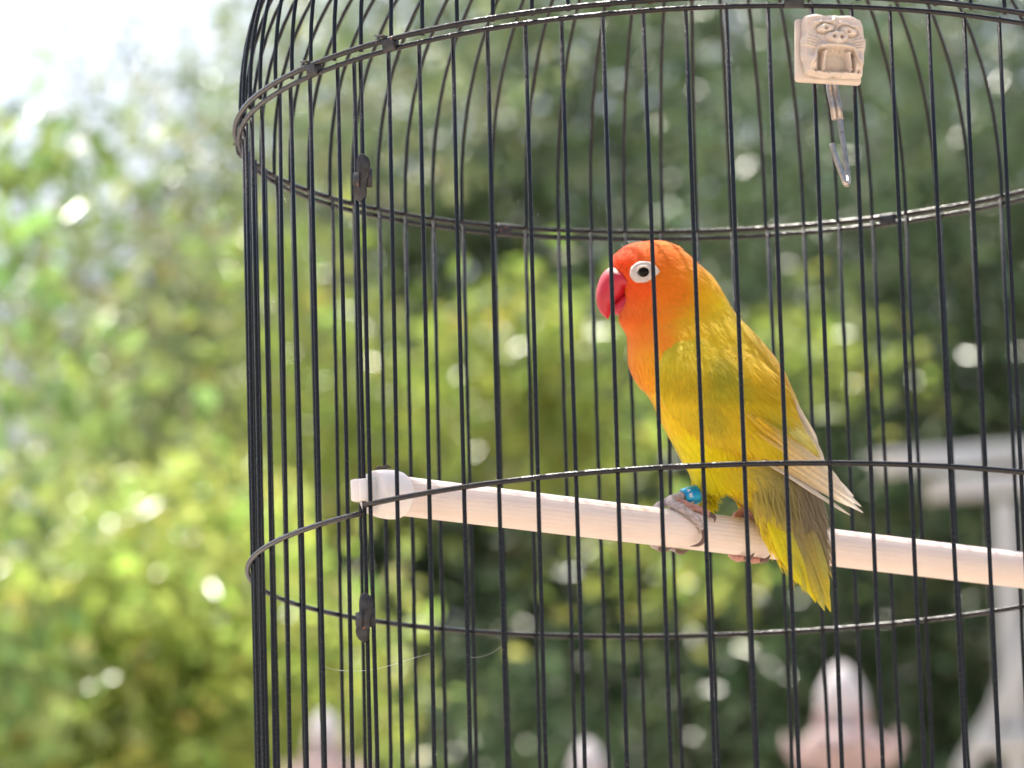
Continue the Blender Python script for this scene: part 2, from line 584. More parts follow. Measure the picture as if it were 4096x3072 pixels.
Fc = [(j * n + i, j * n + i + 1, (j + 1) * n + i + 1, (j + 1) * n + i) for j in range(n - 1) for i in range(n - 1)]
bd = [i for i in range(n)] + [j * n + n - 1 for j in range(1, n)] + [(n - 1) * n + i for i in range(n - 2, -1, -1)] + [j * n for j in range(n - 2, 0, -1)]
o0 = len(V)
for b in bd:
    p = V[b]
    V.append(p - nrm * ((p - pc).dot(nrm) + .0006))
nb = len(bd)
for k in range(nb):
    Fc.append((bd[(k + 1) % nb], bd[k], o0 + k, o0 + (k + 1) % nb))
Fc.append(tuple(o0 + k for k in range(nb)))
link('carved_face', mesh('carved_face', V, Fc), BONE, hold)
V, Fc = box(pc - nrm * .0035 - ex * .0009 - ez * .0012, ex * HS * 1.04, nrm * .0017, ez * HS * 1.0)
link('back_plate', bevel(mesh('back_plate', V, Fc), .0012, 3), BONE, hold)


def c3(x, y, yy): return at(3050 + x / 2.073, y / 2.073, yy)


yh = cyl(284.1, 17.1, 0).y
# crimped sheet sleeve
for dx, nm in ((0, 'sleeve'), (45, 'sleeve')):
    pts = [c3(548 + dx * .9, 640, yh), c3(560 + dx * .95, 760, yh), c3(585 + dx, 880, yh), c3(600 + dx, 992, yh)]
    link(nm, mesh(nm, *tube(pts, [.0011, .00125, .0012, .0011], 10)), STEEL, hold)
hk = [(628, 900), (650, 1050), (672, 1200), (695, 1360), (706, 1450), (709, 1500), (702, 1528), (690, 1522), (668, 1470), (630, 1370), (600, 1280), (576, 1190)]
pts = crs([tuple(c3(x, y, yh + (.0 if i < 5 else -.004 * min((i - 4) / 3, 1) * 1.6))) for i, (x, y) in enumerate(hk)], 40)
link('hook', mesh('hook', *tube(pts, .00098, 12)), STEEL, hold)

# ================================================================== the bird
KY = -0.42                                     # tail swings towards the camera, head away from it
def ybird(px): return .002 + KY * (px - 2960) / 10900.0
secs = [  # front outline, back outline (photo pixels), depth as a share of the half width
    (z1(545, 121), z1(615, 121), .9), (z1(470, 132), z1(670, 132), .86), (z1(385, 156), z1(745, 160), .84), (z1(312, 205), z1(832, 220), .82), (z1(266, 275), z1(905, 285), .80), (z1(286, 350), z1(968, 340), .78),
    (z1(338, 430), z1(1028, 410), .78), (z1(362, 515), z1(1082, 490), .76), (z1(350, 600), z1(1120, 556), .76), (z1(325, 672), z1(1150, 605), .78),
    (z1(343, 735), z1(1198, 670), .80), (z1(378, 812), z1(1288, 765), .84), (z1(388, 900), z1(1378, 865), .86), (z1(394, 1000), z1(1455, 960), .88),
    (z1(432, 1110), z1(1508, 1040), .90), (z1(500, 1205), z1(1556, 1130), .90), (z1(570, 1310), z1(1604, 1230), .90), (z1(632, 1440), z1(1652, 1350), .90),
    (z1(702, 1570), z1(1700, 1470), .88), (z1(765, 1690), z1(1735, 1570), .86), (z2(490, 330), z2(1475, 300), .82), (z2(560, 440), z2(1525, 440), .78),
    (z2(740, 510), z2(1556, 560), .72), (z2(880, 600), z2(1574, 660), .66), (z2(985, 660), z2(1584, 770), .60), (z2(1062, 775), z2(1592, 880), .52),
    (z2(1135, 885), z2(1588, 985), .40), (z2(1240, 990), z2(1560, 1070), .28), (z2(1330, 1060), z2(1520, 1110), .2)]
tab = crs([(f[0], f[1], b[0], b[1], d) for f, b, d in secs], 110)
NS = 40
rings, mids = [], []
for fx, fy, bx, by, dr in tab:
    yc = ybird((fx + bx) / 2)
    a, b = at(fx, fy, yc), at(bx, by, yc)
    c = (a + b) / 2
    e1 = (b - a) / 2
    e2 = (c - CAM).normalized() * (e1.length * dr)
    ring = []
    for k in range(NS):
        t = 2 * PI * k / NS
        ca, sa = math.cos(t), math.sin(t)
        ring.append(c + e1 * math.copysign(abs(ca) ** .94, ca) + e2 * math.copysign(abs(sa) ** .94, sa))
    rings.append(ring)
    mids.append(c)
body_parts = [loft(rings)]
bird = empty('lovebird', at(2870, 2040, .002), 'yellow lovebird with orange head and red beak perched inside the cage', 'bird')
# thighs (near and far)
for side in (0, 1):
    if side == 0:
        prof = [(640, 250, 110), (630, 340, 120), (640, 430, 112), (650, 500, 92), (645, 560, 66), (635, 600, 30)]
        y0, dx = ybird(2790) - .0085, 0
    else:
        prof = [(880, 300, 110), (900, 380, 115), (930, 470, 105), (965, 550, 88), (990, 610, 60), (1000, 650, 25)]
        y0, dx = ybird(2960) + .011, 0
    rr_ = []
    for x, y, rad in prof:
        c = at(*z2(x, y), y0)
        rad = rad / 2.011 / 10900
        ax = Vector((.25, 0, -1)).normalized()
        u_ = Vector((0, 1, 0))
        w_ = ax.cross(u_)
        rr_.append([c + (u_ * math.cos(2 * PI * k / 16) + w_ * math.sin(2 * PI * k / 16)) * rad for k in range(16)])
    body_parts.append(loft(rr_))
me = mesh('bird_raw', *merge(*body_parts))
tmp = bpy.data.objects.new('bird_raw', me)
COL.objects.link(tmp)
rm = tmp.modifiers.new('r', 'REMESH')
rm.mode = 'VOXEL'
rm.voxel_size = .0009
smo = tmp.modifiers.new('s', 'SMOOTH')
smo.iterations = 6
dg = bpy.context.evaluated_depsgraph_get()
body_me = bpy.data.meshes.new_from_object(tmp.evaluated_get(dg))
bpy.data.objects.remove(tmp)
nv = len(body_me.vertices)
bv = np.empty(nv * 3)
body_me.vertices.foreach_get('co', bv)
bv = bv.reshape(-1, 3)
bn = np.empty(nv * 3)
body_me.vertices.foreach_get('normal', bn)
bn = bn.reshape(-1, 3)
bvh = BVHTree.FromPolygons([Vector(v) for v in bv], [tuple(p.vertices) for p in body_me.polygons])
camA, fA, xA, yA = (np.array(v) for v in (CAM, Fw, CX, CY))


def pxs(P):
    q = P - camA
    k = FPX / (q @ fA)
    return np.stack([2048 + (q @ xA) * k, 1536 - (q @ yA) * k], 1)


def lin(c):
    c = np.array(c, float) / 255
    return np.where(c <= .04045, c / 12.92, ((c + .055) / 1.055) ** 2.4)


def A1(x, y, c): return (*z1(x, y), *lin(c))
def A2(x, y, c): return (*z2(x, y), *lin(c))


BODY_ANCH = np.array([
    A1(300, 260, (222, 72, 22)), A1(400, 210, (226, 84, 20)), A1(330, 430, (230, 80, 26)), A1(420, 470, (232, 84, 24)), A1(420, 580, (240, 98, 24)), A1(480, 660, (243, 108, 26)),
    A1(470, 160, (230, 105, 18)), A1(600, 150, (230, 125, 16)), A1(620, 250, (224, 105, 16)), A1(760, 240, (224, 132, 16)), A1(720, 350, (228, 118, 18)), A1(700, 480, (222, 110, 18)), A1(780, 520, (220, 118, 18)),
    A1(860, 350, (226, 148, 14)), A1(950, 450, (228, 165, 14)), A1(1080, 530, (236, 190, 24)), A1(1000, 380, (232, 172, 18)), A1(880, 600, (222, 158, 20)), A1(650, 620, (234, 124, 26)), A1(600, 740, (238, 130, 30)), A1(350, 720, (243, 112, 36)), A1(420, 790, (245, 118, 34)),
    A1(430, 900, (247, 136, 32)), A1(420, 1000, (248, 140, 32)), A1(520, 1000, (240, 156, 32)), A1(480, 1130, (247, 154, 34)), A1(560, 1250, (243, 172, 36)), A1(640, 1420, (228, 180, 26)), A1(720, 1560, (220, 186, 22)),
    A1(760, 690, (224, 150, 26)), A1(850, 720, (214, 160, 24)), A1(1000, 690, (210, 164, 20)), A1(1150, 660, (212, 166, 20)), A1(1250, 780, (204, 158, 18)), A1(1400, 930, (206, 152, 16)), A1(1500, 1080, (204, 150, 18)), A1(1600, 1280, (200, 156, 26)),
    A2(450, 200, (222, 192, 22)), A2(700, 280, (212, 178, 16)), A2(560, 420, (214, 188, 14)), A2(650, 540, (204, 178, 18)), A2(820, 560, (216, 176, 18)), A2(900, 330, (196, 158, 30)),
    A2(1050, 380, (160, 132, 70)), A2(1180, 450, (138, 118, 72)), A2(1400, 540, (118, 98, 84)), A2(1500, 640, (120, 100, 84)), A2(1500, 820, (132, 110, 84)), A2(1250, 650, (150, 125, 78)), A2(1050, 640, (190, 160, 80)), A2(1130, 800, (218, 182, 20)), A2(1300, 920, (150, 126, 76)), A2(1400, 1000, (168, 146, 60))])
WING_ANCH = np.array([
    A1(720, 770, (176, 150, 24)), A1(660, 860, (188, 160, 22)), A1(800, 850, (200, 166, 24)), A1(640, 980, (200, 170, 36)), A1(750, 1100, (200, 164, 36)), A1(640, 1180, (206, 172, 34)), A1(950, 900, (204, 166, 22)), A1(880, 1040, (196, 160, 30)),
    A1(1040, 1080, (160, 144, 36)), A1(1100, 1180, (178, 150, 28)), A1(1000, 1370, (172, 146, 40)), A1(1100, 860, (206, 164, 18)), A1(1250, 950, (206, 160, 16)), A1(1400, 1060, (202, 154, 16)), A1(1350, 1200, (190, 154, 20)), A1(1100, 1300, (196, 158, 26)),
    A1(1200, 1400, (206, 164, 28)), A1(820, 1350, (210, 172, 36)), A1(900, 1480, (212, 172, 40)), A1(1100, 1550, (206, 166, 32)), A1(1420, 1430, (164, 146, 44)), A1(1350, 1560, (198, 164, 28)), A1(1500, 1300, (196, 158, 30)), A1(1600, 1430, (206, 186, 120)), A1(1660, 1560, (204, 178, 70)), A1(1550, 1600, (206, 172, 34))])
for an in (BODY_ANCH, WING_ANCH):
    yl = an[:, 3] > .40 * an[:, 2]
    an[yl, 3] *= 1.10 if an is BODY_ANCH else 1.03
KCOL = np.array([1.20, 1.32, 1.25])


def colour(P, anch, sig, jit=0.):
    q = pxs(P)
    d2 = ((q[:, None, :] - anch[None, :, :2]) ** 2).sum(2)
    w_ = np.exp(-d2 / (2 * sig ** 2)) + 1e-9 / (1 + d2)
    c = (w_[:, :, None] * anch[None, :, 2:]).sum(1) / w_.sum(1)[:, None]
    if jit:
        c = c * (1 + jit * rng.normal(size=(len(P), 1))) * (1 + .35 * jit * rng.normal(size=(len(P), 3)))
    return np.clip(c * KCOL, .002, .95)


a_ = body_me.attributes.new('Col', 'FLOAT_COLOR', 'POINT')
arr = np.ones((nv, 4), np.float32)
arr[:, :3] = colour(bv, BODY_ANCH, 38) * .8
a_.data.foreach_set('color', arr.ravel())
body_me.materials.clear()
body = link('body', body_me, BODYM, bird)

# flow of the feathers: along the spine, from the beak backwards on the head
midA = np.array([tuple(m) for m in mids])
dirA = np.gradient(midA, axis=0)
dirA /= np.linalg.norm(dirA, axis=1)[:, None]
beak0 = np.array(at(*z1(330, 440), ybird(2700)))


def flow(P, Nn):
    d = ((P[:, None, :] - midA[None]) ** 2).sum(2)
    k = d.argmin(1)
    f = dirA[k].copy()
    hv = P - beak0
    hd = np.linalg.norm(hv, axis=1)
    hw = np.clip(1 - (hd - .012) / .032, 0, 1)[:, None]
    f = f * (1 - hw) + hw * hv / hd[:, None]
    f -= (f * Nn).sum(1)[:, None] * Nn
    return f / np.linalg.norm(f, axis=1)[:, None]


def barbs(name, P, Nn, D, Lc, Wd, C, lift, material, parent):
    """many narrow feather tips lying on a surface, one mesh"""
    n_ = len(P)
    side = np.cross(Nn, D)
    V = np.zeros((n_, 7, 3))
    NN = np.zeros((n_, 7, 3))
    CC = np.zeros((n_, 7, 3))
    prof = ((0, .55), (.38, 1.), (.75, .7))
    for j, (s, wv) in enumerate(prof):
        c = P + D * (Lc * s)[:, None] + Nn * (lift * (.15 + s * .85) - .25 * Lc * s * s * .35)[:, None]
        V[:, 2 * j] = c - side * (Wd * wv / 2)[:, None]
        V[:, 2 * j + 1] = c + side * (Wd * wv / 2)[:, None]
        for q in (2 * j, 2 * j + 1):
            NN[:, q] = Nn + D * .12
            CC[:, q] = C * (.90 + .12 * s)
    V[:, 6] = P + D * Lc[:, None] + Nn * (lift - .25 * Lc * .35)[:, None]
    NN[:, 6] = Nn + D * .12
    CC[:, 6] = C * 1.04
    base = (np.arange(n_) * 7)[:, None]
    quads = np.concatenate([base + np.array([[1, 0, 2, 3]]), base + np.array([[3, 2, 4, 5]])])
    tris = base + np.array([[5, 4, 6]])
    me = bpy.data.meshes.new(name)
    me.vertices.add(n_ * 7)
    me.vertices.foreach_set('co', V.reshape(-1))
    nl = quads.size + tris.size
    me.loops.add(nl)
    me.loops.foreach_set('vertex_index', np.concatenate([quads.ravel(), tris.ravel()]).astype(np.int32))
    npoly = len(quads) + len(tris)
    me.polygons.add(npoly)
    st = np.concatenate([np.arange(len(quads)) * 4, quads.size + np.arange(len(tris)) * 3])
    me.polygons.foreach_set('loop_start', st.astype(np.int32))
    me.update(calc_edges=True)
    at_ = me.attributes.new('Col', 'FLOAT_COLOR', 'POINT')
    arr = np.ones((n_ * 7, 4), np.float32)
    arr[:, :3] = np.clip(CC.reshape(-1, 3), 0, .95)
    at_.data.foreach_set('color', arr.ravel())
    me.polygons.foreach_set('use_smooth', [True] * npoly)
    NN = NN.reshape(-1, 3) + rng.normal(size=(n_, 1, 3)).repeat(7, 1).reshape(-1, 3) * .06
    NN /= np.linalg.norm(NN, axis=1)[:, None]
    me.normals_split_custom_set_from_vertices([tuple(x) for x in NN])
    return link(name, me, material, parent, smooth=False)


def sample_body(n_, keep):
    tri = []
    for p in body_me.polygons:
        v = p.vertices
        tri.append((v[0], v[1], v[2]))
        if len(v) == 4: tri.append((v[0], v[2], v[3]))
    tri = np.array(tri)
    a, b, c = bv[tri[:, 0]], bv[tri[:, 1]], bv[tri[:, 2]]
    ar = np.linalg.norm(np.cross(b - a, c - a), axis=1)
    i = rng.choice(len(tri), n_, p=ar / ar.sum())
    r1, r2 = rng.random((2, n_))
    s = np.sqrt(r1)
    w_ = np.stack([1 - s, s * (1 - r2), s * r2], 1)
    P = (bv[tri[i]] * w_[:, :, None]).sum(1)
    Nn = (bn[tri[i]] * w_[:, :, None]).sum(1)
    Nn /= np.linalg.norm(Nn, axis=1)[:, None]
    return P, Nn


P, Nn = sample_body(70000, None)
q = pxs(P)
D = flow(P, Nn)
D += rng.normal(size=D.shape) * .10
D -= (D * Nn).sum(1)[:, None] * Nn
D /= np.linalg.norm(D, axis=1)[:, None]
hd = np.linalg.norm(P - beak0, axis=1)
hf = np.clip((hd - .008) / .05, 0, 1)
# keep the bare patches clear: beak root and eye ring
ec = np.array(z1(508, 350))
near = (Nn @ (camA - P.mean(0))) > 0
eyed = (((q[:, 0] - ec[0]) / 54) ** 2 + ((q[:, 1] - ec[1]) / 45) ** 2) < 1
bk = (((q[:, 0] - z1(290, 0)[0]) / 44) ** 2 + ((q[:, 1] - z1(0, 480)[1]) / 86) ** 2) < 1
ok = ~(near & eyed) & ~bk
P, Nn, D, hf = P[ok], Nn[ok], D[ok], hf[ok]
n_ = len(P)
Lc = (.0026 + .0052 * hf) * rng.uniform(.7, 1.25, n_)
Wd = (.00042 + .00050 * hf) * rng.uniform(.7, 1.3, n_)
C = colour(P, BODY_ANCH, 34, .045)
tag(barbs('plumage', P, Nn, D, Lc, Wd, C, .00035 + .0005 * hf * rng.uniform(.3, 1.3, n_), PLUME, bird), kind='stuff')

# --- near wing: a raised pad over the flank, then its feathers
wing_poly = [z1(*p) for p in ((740, 725), (650, 790), (600, 890), (588, 1020), (594, 1150), (622, 1260), (700, 1370), (800, 1470), (920, 1555), (1060, 1610), (1200, 1640), (1340, 1668), (1500, 1690), (1640, 1690), (1750, 1620),
                              (1700, 1510), (1610, 1380), (1530, 1220), (1440, 1050), (1330, 900), (1210, 770), (1100, 705), (940, 690), (830, 700))]
wp = np.array(wing_poly)


def poly_dist(q):
    """signed distance (px) to the wing outline, positive inside"""
    a, b = wp, np.roll(wp, -1, 0)
    ab = b - a
    best = np.full(len(q), 1e9)
    inside = np.zeros(len(q), bool)
    for i in range(len(a)):
        t = np.clip(((q - a[i]) @ ab[i]) / (ab[i] @ ab[i]), 0, 1)
        best = np.minimum(best, np.linalg.norm(q - a[i] - t[:, None] * ab[i], axis=1))
        c = ((a[i, 1] > q[:, 1]) != (b[i, 1] > q[:, 1])) & (q[:, 0] < (b[i, 0] - a[i, 0]) * (q[:, 1] - a[i, 1]) / (b[i, 1] - a[i, 1] + 1e-12) + a[i, 0])
        inside ^= c
    return np.where(inside, best, -best)


def on_body(px, py):
    d = (at(px, py, 0) - CAM).normalized()
    h = bvh.ray_cast(CAM, d)
    return (h[0], h[1]) if h[0] is not None else (None, None)


def wing_lift(dist, py=1700): return (.0006 + .0024 * sm(py, 1360, 1560)) * sm(dist, 0, 42 + 60 * (1 - sm(py, 1320, 1480)))


gx = np.arange(2600, 3270, 7)
gy = np.arange(1270, 1830, 7)
idx, V, Nw, Q = {}, [], [], []
GX, GY = np.meshgrid(gx, gy)
dist = poly_dist(np.stack([GX.ravel(), GY.ravel()], 1)).reshape(GX.shape)
for j in range(len(gy)):
    for i in range(len(gx)):
        if dist[j, i] > -4:
            h, nn = on_body(gx[i], gy[j])
            if h is None: continue
            if nn.dot(CAM - h) < 0: nn = -nn
            idx[j, i] = len(V)
            V.append(h + nn * float(wing_lift(max(dist[j, i], 0), gy[j]) - .0004))
            Nw.append(nn)
Fc = [(idx[j, i], idx[j, i + 1], idx[j + 1, i + 1], idx[j + 1, i]) for j in range(len(gy) - 1) for i in range(len(gx) - 1)
      if all(k in idx for k in ((j, i), (j, i + 1), (j + 1, i + 1), (j + 1, i)))]
me = mesh('wing', V, Fc, colour(np.array([tuple(v) for v in V]), WING_ANCH, 40) * .8)
wing = link('wing', me, BODYM, bird)
wb = BVHTree.FromPolygons(V, Fc)
# covert barbs on the pad
pq = []
while len(pq) < 28000:
    c = np.stack([rng.uniform(2600, 3270, 20000), rng.uniform(1270, 1830, 20000)], 1)
    c = c[poly_dist(c) > 1]
    pq.extend(c.tolist())
pq = np.array(pq[:28000])
P, Nn = [], []
for x, y in pq:
    d = (at(x, y, 0) - CAM).normalized()
    h = wb.ray_cast(CAM, d)
    if h[0] is None: continue
    nn = h[1] if h[1].dot(CAM - h[0]) > 0 else -h[1]
    P.append(tuple(h[0]))
    Nn.append(tuple(nn))
P, Nn = np.array(P), np.array(Nn)
q = pxs(P)
# image-space lay of the wing feathers: straight down at the shoulder, sweeping towards the tip behind
t = np.clip((q[:, 0] - z1(620, 0)[0]) / 420, 0, 1)
ang = R_(84) - R_(26) * t - R_(8) * np.clip((q[:, 1] - z1(0, 900)[1]) / 300, 0, 1)
Dw = np.cos(ang)[:, None] * xA - np.sin(ang)[:, None] * yA
Dw += rng.normal(size=Dw.shape) * .09
Dw -= (Dw * Nn).sum(1)[:, None] * Nn
Dw /= np.linalg.norm(Dw, axis=1)[:, None]
n_ = len(P)
# feathers come in rows of coverts: longer and broader towards the tip, each row with its own tone
rowc = .5 + .5 * np.sin(((q[:, 1] - 1270) * .9 + (q[:, 0] - 2640) * .35) / 21.0 + 1.5 * np.sin(q[:, 0] / 57))
C = colour(P, WING_ANCH, 33, .05) * (.93 + .11 * rowc)[:, None]
bl = (sm(poly_dist(q) + 9 * rng.normal(size=n_), 0, 46) * (1 - sm(q[:, 1], 1330, 1430)) + sm(q[:, 1], 1330, 1430))[:, None]
C = C * bl + colour(P, BODY_ANCH, 34, .08) * (1 - bl)
Lc = (.0055 + .0045 * t) * (.6 + .4 * sm(q[:, 1], 1360, 1500)) * rng.uniform(.7, 1.3, n_)
Wd = (.0006 + .0005 * t) * rng.uniform(.6, 1.3, n_)
tag(barbs('coverts', P, Nn, Dw, Lc, Wd, C, .0003 + .0007 * rng.random(n_) * (.05 + .95 * sm(q[:, 1], 1400, 1540)), PLUME, wing), kind='stuff')


def feather(name, root, tip, width, y0, y1, c0, c1, parent, bend=0., blunt=.5, lift=0., nseg=12):
    """one flight feather: a cambered vane with a raised shaft; root and tip are photo pixels, y0..y1 their depth"""
    A, B = at(*root, y0), at(*tip, y1)
    d = B - A
    Ln = d.length
    d.normalize()
    n_ = ((CAM - (A + B) / 2) - d * (CAM - (A + B) / 2).dot(d)).normalized()
    s = d.cross(n_)
    V, Fc, C = [], [], []
    prof = (-1, -.55, -.05, 0, .05, .45, .85)
    for i in range(nseg + 1):
        t = i / nseg
        wv = width * min(1, (.30 + t * 1.6)) * (1 - max(0, (t - (1 - .28)) / .28) ** 2 * (1 - .05)) ** (.5 + (1 - blunt) * .5)
        c = A + d * (Ln * t) + n_ * (math.sin(t * PI) * lift) + s * (bend * math.sin(t * PI))
        for p in prof:
            camb = -.18 * p * p * wv + (.00022 if abs(p) < .01 else 0)
            V.append(c + s * (p * wv / 2) + n_ * camb + d * (-.25 * abs(p) * wv * (t > .9)))
            k = np.array(c0) * (1 - t) + np.array(c1) * t
            C.append(np.clip(k * (1.12 if abs(p) < .06 else (1.0 if p > 0 else .93)), 0, .95))
    m_ = len(prof)
    for i in range(nseg):
        for k in range(m_ - 1):
            Fc.append((i * m_ + k, i * m_ + k + 1, (i + 1) * m_ + k + 1, (i + 1) * m_ + k))
    return link(name, mesh(name, V, Fc, np.array(C)), FEATH, parent)


PX = 1 / 10900.0
cream, creamd, oliv, yel, whit = lin((220, 214, 204)), lin((198, 190, 176)), lin((188, 158, 48)), lin((208, 170, 40)), lin((212, 204, 190))
yb = ybird(3100) - .0195
for rt, tp, wd, ca, cb, yo in (
        ((860, 130), (1560, 545), 54, yel, creamd, .0006), ((930, 120), (1690, 590), 54, yel, creamd, .0004), ((1180, 330), (1815, 728), 32, creamd, creamd, .0012),
        ((960, 110), (1800, 655), 60, yel, creamd, .0002), ((1000, 95), (1915, 706), 64, yel, cream, 0), ((1060, 60), (1900, 655), 70, yel, cream, -.0005),
        ((1120, 40), (1840, 575), 80, yel, cream, -.0009), ((1160, 10), (1760, 500), 100, oliv, whit, -.0013), ((1130, -20), (1660, 420), 104, oliv, yel, -.0017),
        ((1060, -60), (1560, 360), 108, yel, yel, -.0021), ((980, -90), (1440, 290), 108, oliv, yel, -.0025)):
    feather('flight_feather', z2(*rt), z2(*tp), wd / 2.011 * PX, yb + yo, yb + .008 + yo * .6 + (tp[0] - 1500) * 8e-6, ca, cb, wing, lift=.0006)
# tertials and the folded far wing along the back
for rt, tp, wd, ca, cb in (((1290, 860), (1640, 1400), 95, oliv, yel), ((1400, 1000), (1720, 1530), 90, yel, cream), ((1480, 1130), (1800, 1660), 84, yel, cream),
                           ((1540, 1260), (1845, 1790), 84, oliv, cream), ((1240, 800), (1560, 1270), 90, yel, oliv)):
    r_, t_ = z1(*rt), z1(*tp)
    h, nn = on_body(*r_)
    y_ = (h.y if h is not None else ybird(r_[0])) - .0012
    h2, _ = on_body(t_[0] - 14, t_[1])
    y2_ = (h2.y if h2 is not None else y_ + .004) - .0016
    feather('tertial', r_, t_, wd / 1.8433 * PX, y_, y2_, ca, cb, wing, lift=.0008, blunt=.7)
fw = link('far_wing', mesh('far_wing', *merge(*[loft([[at(*z1(x, y), yy + ybird(2950)) + Vector((0, k * .0006, 0)) + (CX * sgn * w_ / 10900 / 1.8433) for sgn, k in ((-1, 0), (1, 0), (1, 1), (-1, 1))]
                                                        for x, y, yy, w_ in ((1000, 800, .021, 60), (1150, 1050, .025, 210), (1320, 1350, .024, 230), (1520, 1640, .017, 150), (1700, 1830, .010, 60), (1790, 1930, .006, 6))])])), BODYM, bird)
a_ = fw.data.attributes.new('Col', 'FLOAT_COLOR', 'POINT')
a_.data.foreach_set('color', np.tile([*oliv, 1], len(fw.data.vertices)).astype(np.float32))

# --- tail
tail_y0 = ybird(3200) - .004
t1, t2, t3 = lin((206, 190, 30)) * 1.25, lin((180, 170, 70)) * 1.15, lin((194, 174, 50)) * 1.2
tg = lin((140, 120, 84)) * 1.1
tl = empty_tail = None
for rt, tp, wd, ca, cb, yo in (
        ((1120, 690), (1290, 1130), 70, t1, t1, .002), ((1160, 720), (1385, 1275), 84, t1, t1, .0012), ((1220, 740), (1455, 1350), 92, t1, t2, .0006), ((1280, 760), (1535, 1430), 98, t2, t1, 0),
        ((1470, 760), (1618, 1240), 90, tg, t2, .0016), ((1440, 760), (1642, 1370), 92, tg, t3, .0008), ((1330, 780), (1605, 1496), 100, tg, t2, -.0006), ((1390, 780), (1655, 1505), 90, tg, t3, -.0003),
        ((1250, 900), (1420, 1290), 74, t2, t1, -.0010), ((1400, 880), (1560, 1420), 70, tg, t3, -.0012)):
    feather('tail_feather', z2(*rt), z2(*tp), wd / 2.011 * PX, tail_y0 + yo * .6, tail_y0 - .007 + yo, ca, cb, bird, blunt=.35, lift=.0004)
# loose vent feathers over the tail root
P, Nn, D, C = [], [], [], []
for k in range(2600):
    x, y = rng.uniform(1020, 1580), rng.uniform(420, 1080)
    if x < 1000 + (y - 640) * .55: continue
    h, nn = on_body(*z2(x, y))
    if h is None: continue
    if nn.dot(CAM - h) < 0: nn = -nn
    P.append(tuple(h + nn * .0004)); Nn.append(tuple(nn))
P, Nn = np.array(P), np.array(Nn)
D = np.tile((.30 * xA - yA)[None], (len(P), 1)) + rng.normal(size=P.shape) * .12
D -= (D * Nn).sum(1)[:, None] * Nn
D /= np.linalg.norm(D, axis=1)[:, None]
C = colour(P, BODY_ANCH, 36, .06)
tag(barbs('rump_down', P, Nn, D, rng.uniform(.006, .018, len(P)), rng.uniform(.0005, .0010, len(P)), C, rng.uniform(.0004, .0012, len(P)), PLUME, bird), kind='stuff')

# --- beak
HY = ybird(2700) + .001
def beakloft(outer, inner, depth, ns=9, expo=.8):
    o_ = crs([(*z1(*p),) for p in outer], 26)
    i_ = crs([(*z1(*p),) for p in inner], 26)
    dp = crs([(d,) for d in depth], 26)[:, 0]
    rings = []
    for k in range(26):
        a, b = at(*o_[k], HY), at(*i_[k], HY)
        c, e1 = (a + b) / 2, (a - b) / 2
        e2 = (c - CAM).normalized() * max(dp[k], .0001)
        rings.append([c + e1 * math.copysign(abs(math.cos(t)) ** expo, math.cos(t)) + e2 * math.sin(t) for t in np.linspace(0, 2 * PI, 28, endpoint=False)])
    return loft(rings)


bk_ = link('beak', mesh('beak', *beakloft([(330, 322), (262, 318), (214, 345), (178, 410), (156, 500), (160, 580), (188, 645), (240, 694)],
                                          [(420, 480), (378, 480), (372, 508), (352, 538), (318, 562), (292, 592), (268, 640), (243, 697)],
                                          [.0080, .0078, .0074, .0068, .0058, .0044, .0026, .0003])), BEAKM, bird)
link('lower_mandible', mesh('lower_mandible', *beakloft([(420, 500), (372, 500), (335, 530), (300, 562), (276, 590), (264, 615)], [(420, 670), (372, 664), (338, 668), (305, 664), (282, 650), (268, 626)],
                                                        [.0062, .0060, .0054, .0044, .003, .0008])), BEAKM, bk_)
link('cere', mesh('cere', *beakloft([(300, 310), (262, 312), (238, 326)], [(385, 455), (372, 440), (300, 372)], [.0072, .0074, .0066])), CEREM, bk_)

# --- eye: wrinkled bare ring and a dark eye with a lid
ep, en = on_body(*z1(505, 350))
if en.dot(CAM - ep) < 0: en = -en
en = (en * .45 + (CAM - ep).normalized() * .55).normalized()
eu = (CX - en * CX.dot(en)).normalized()
ev = en.cross(eu)
rings = []
prof = [(1.08, -.0012), (1.02, -.0002), (.94, .0005), (.86, .0007), (.80, .00055), (.75, .0008), (.68, .0009), (.62, .0007), (.56, .0010), (.48, .0011), (.43, .0008), (.38, .0002), (.30, -.0006), (.01, -.0008)]
for s, h in prof:
    ring = []
    for k in range(48):
        t = 2 * PI * k / 48
        rx, ry = .00495, .00415
        ext = 1 + .22 * max(0, math.cos(t)) ** 14 * (s > .7)
        wr = 1 + .012 * math.sin(9 * t + s * 20)
        ring.append(ep + eu * (math.cos(t) * rx * s * ext * wr) + ev * (math.sin(t) * ry * s * wr) + en * (h + .0004))
    rings.append(ring)
er_ = link('eye_ring', mesh('eye_ring', *loft(rings)), ERING, bird)
V, Fc = lathe([(.0001, .0017)] + [(.00205 * math.sin(a), .0017 * math.cos(a)) for a in np.linspace(.15, PI - .15, 14)] + [(.0001, -.0017)], 24, ep + en * .0011 + eu * .0003, en)
link('eyeball', mesh('eyeball', V, Fc), EYEM, er_)
pts = [ep + en * (.0016 + .0006 * math.sin(t)) + eu * (math.cos(t) * .0025 + .0003) + ev * (math.sin(t) * .0019 + .0001) for t in np.linspace(.1, PI - .1, 12)]
link('eyelid', mesh('eyelid', *tube(pts, .00042, 8)), ERING, er_)


# --- legs and feet
def perch_at(px):
    """point on the perch axis that shows at photo column px"""
    lo, hi = 0., 1.
    for _ in range(40):
        m_ = (lo + hi) / 2
        if px_of(P0.lerp(P2, m_))[0] < px: lo = m_
        else: hi = m_
    return P0.lerp(P2, lo)


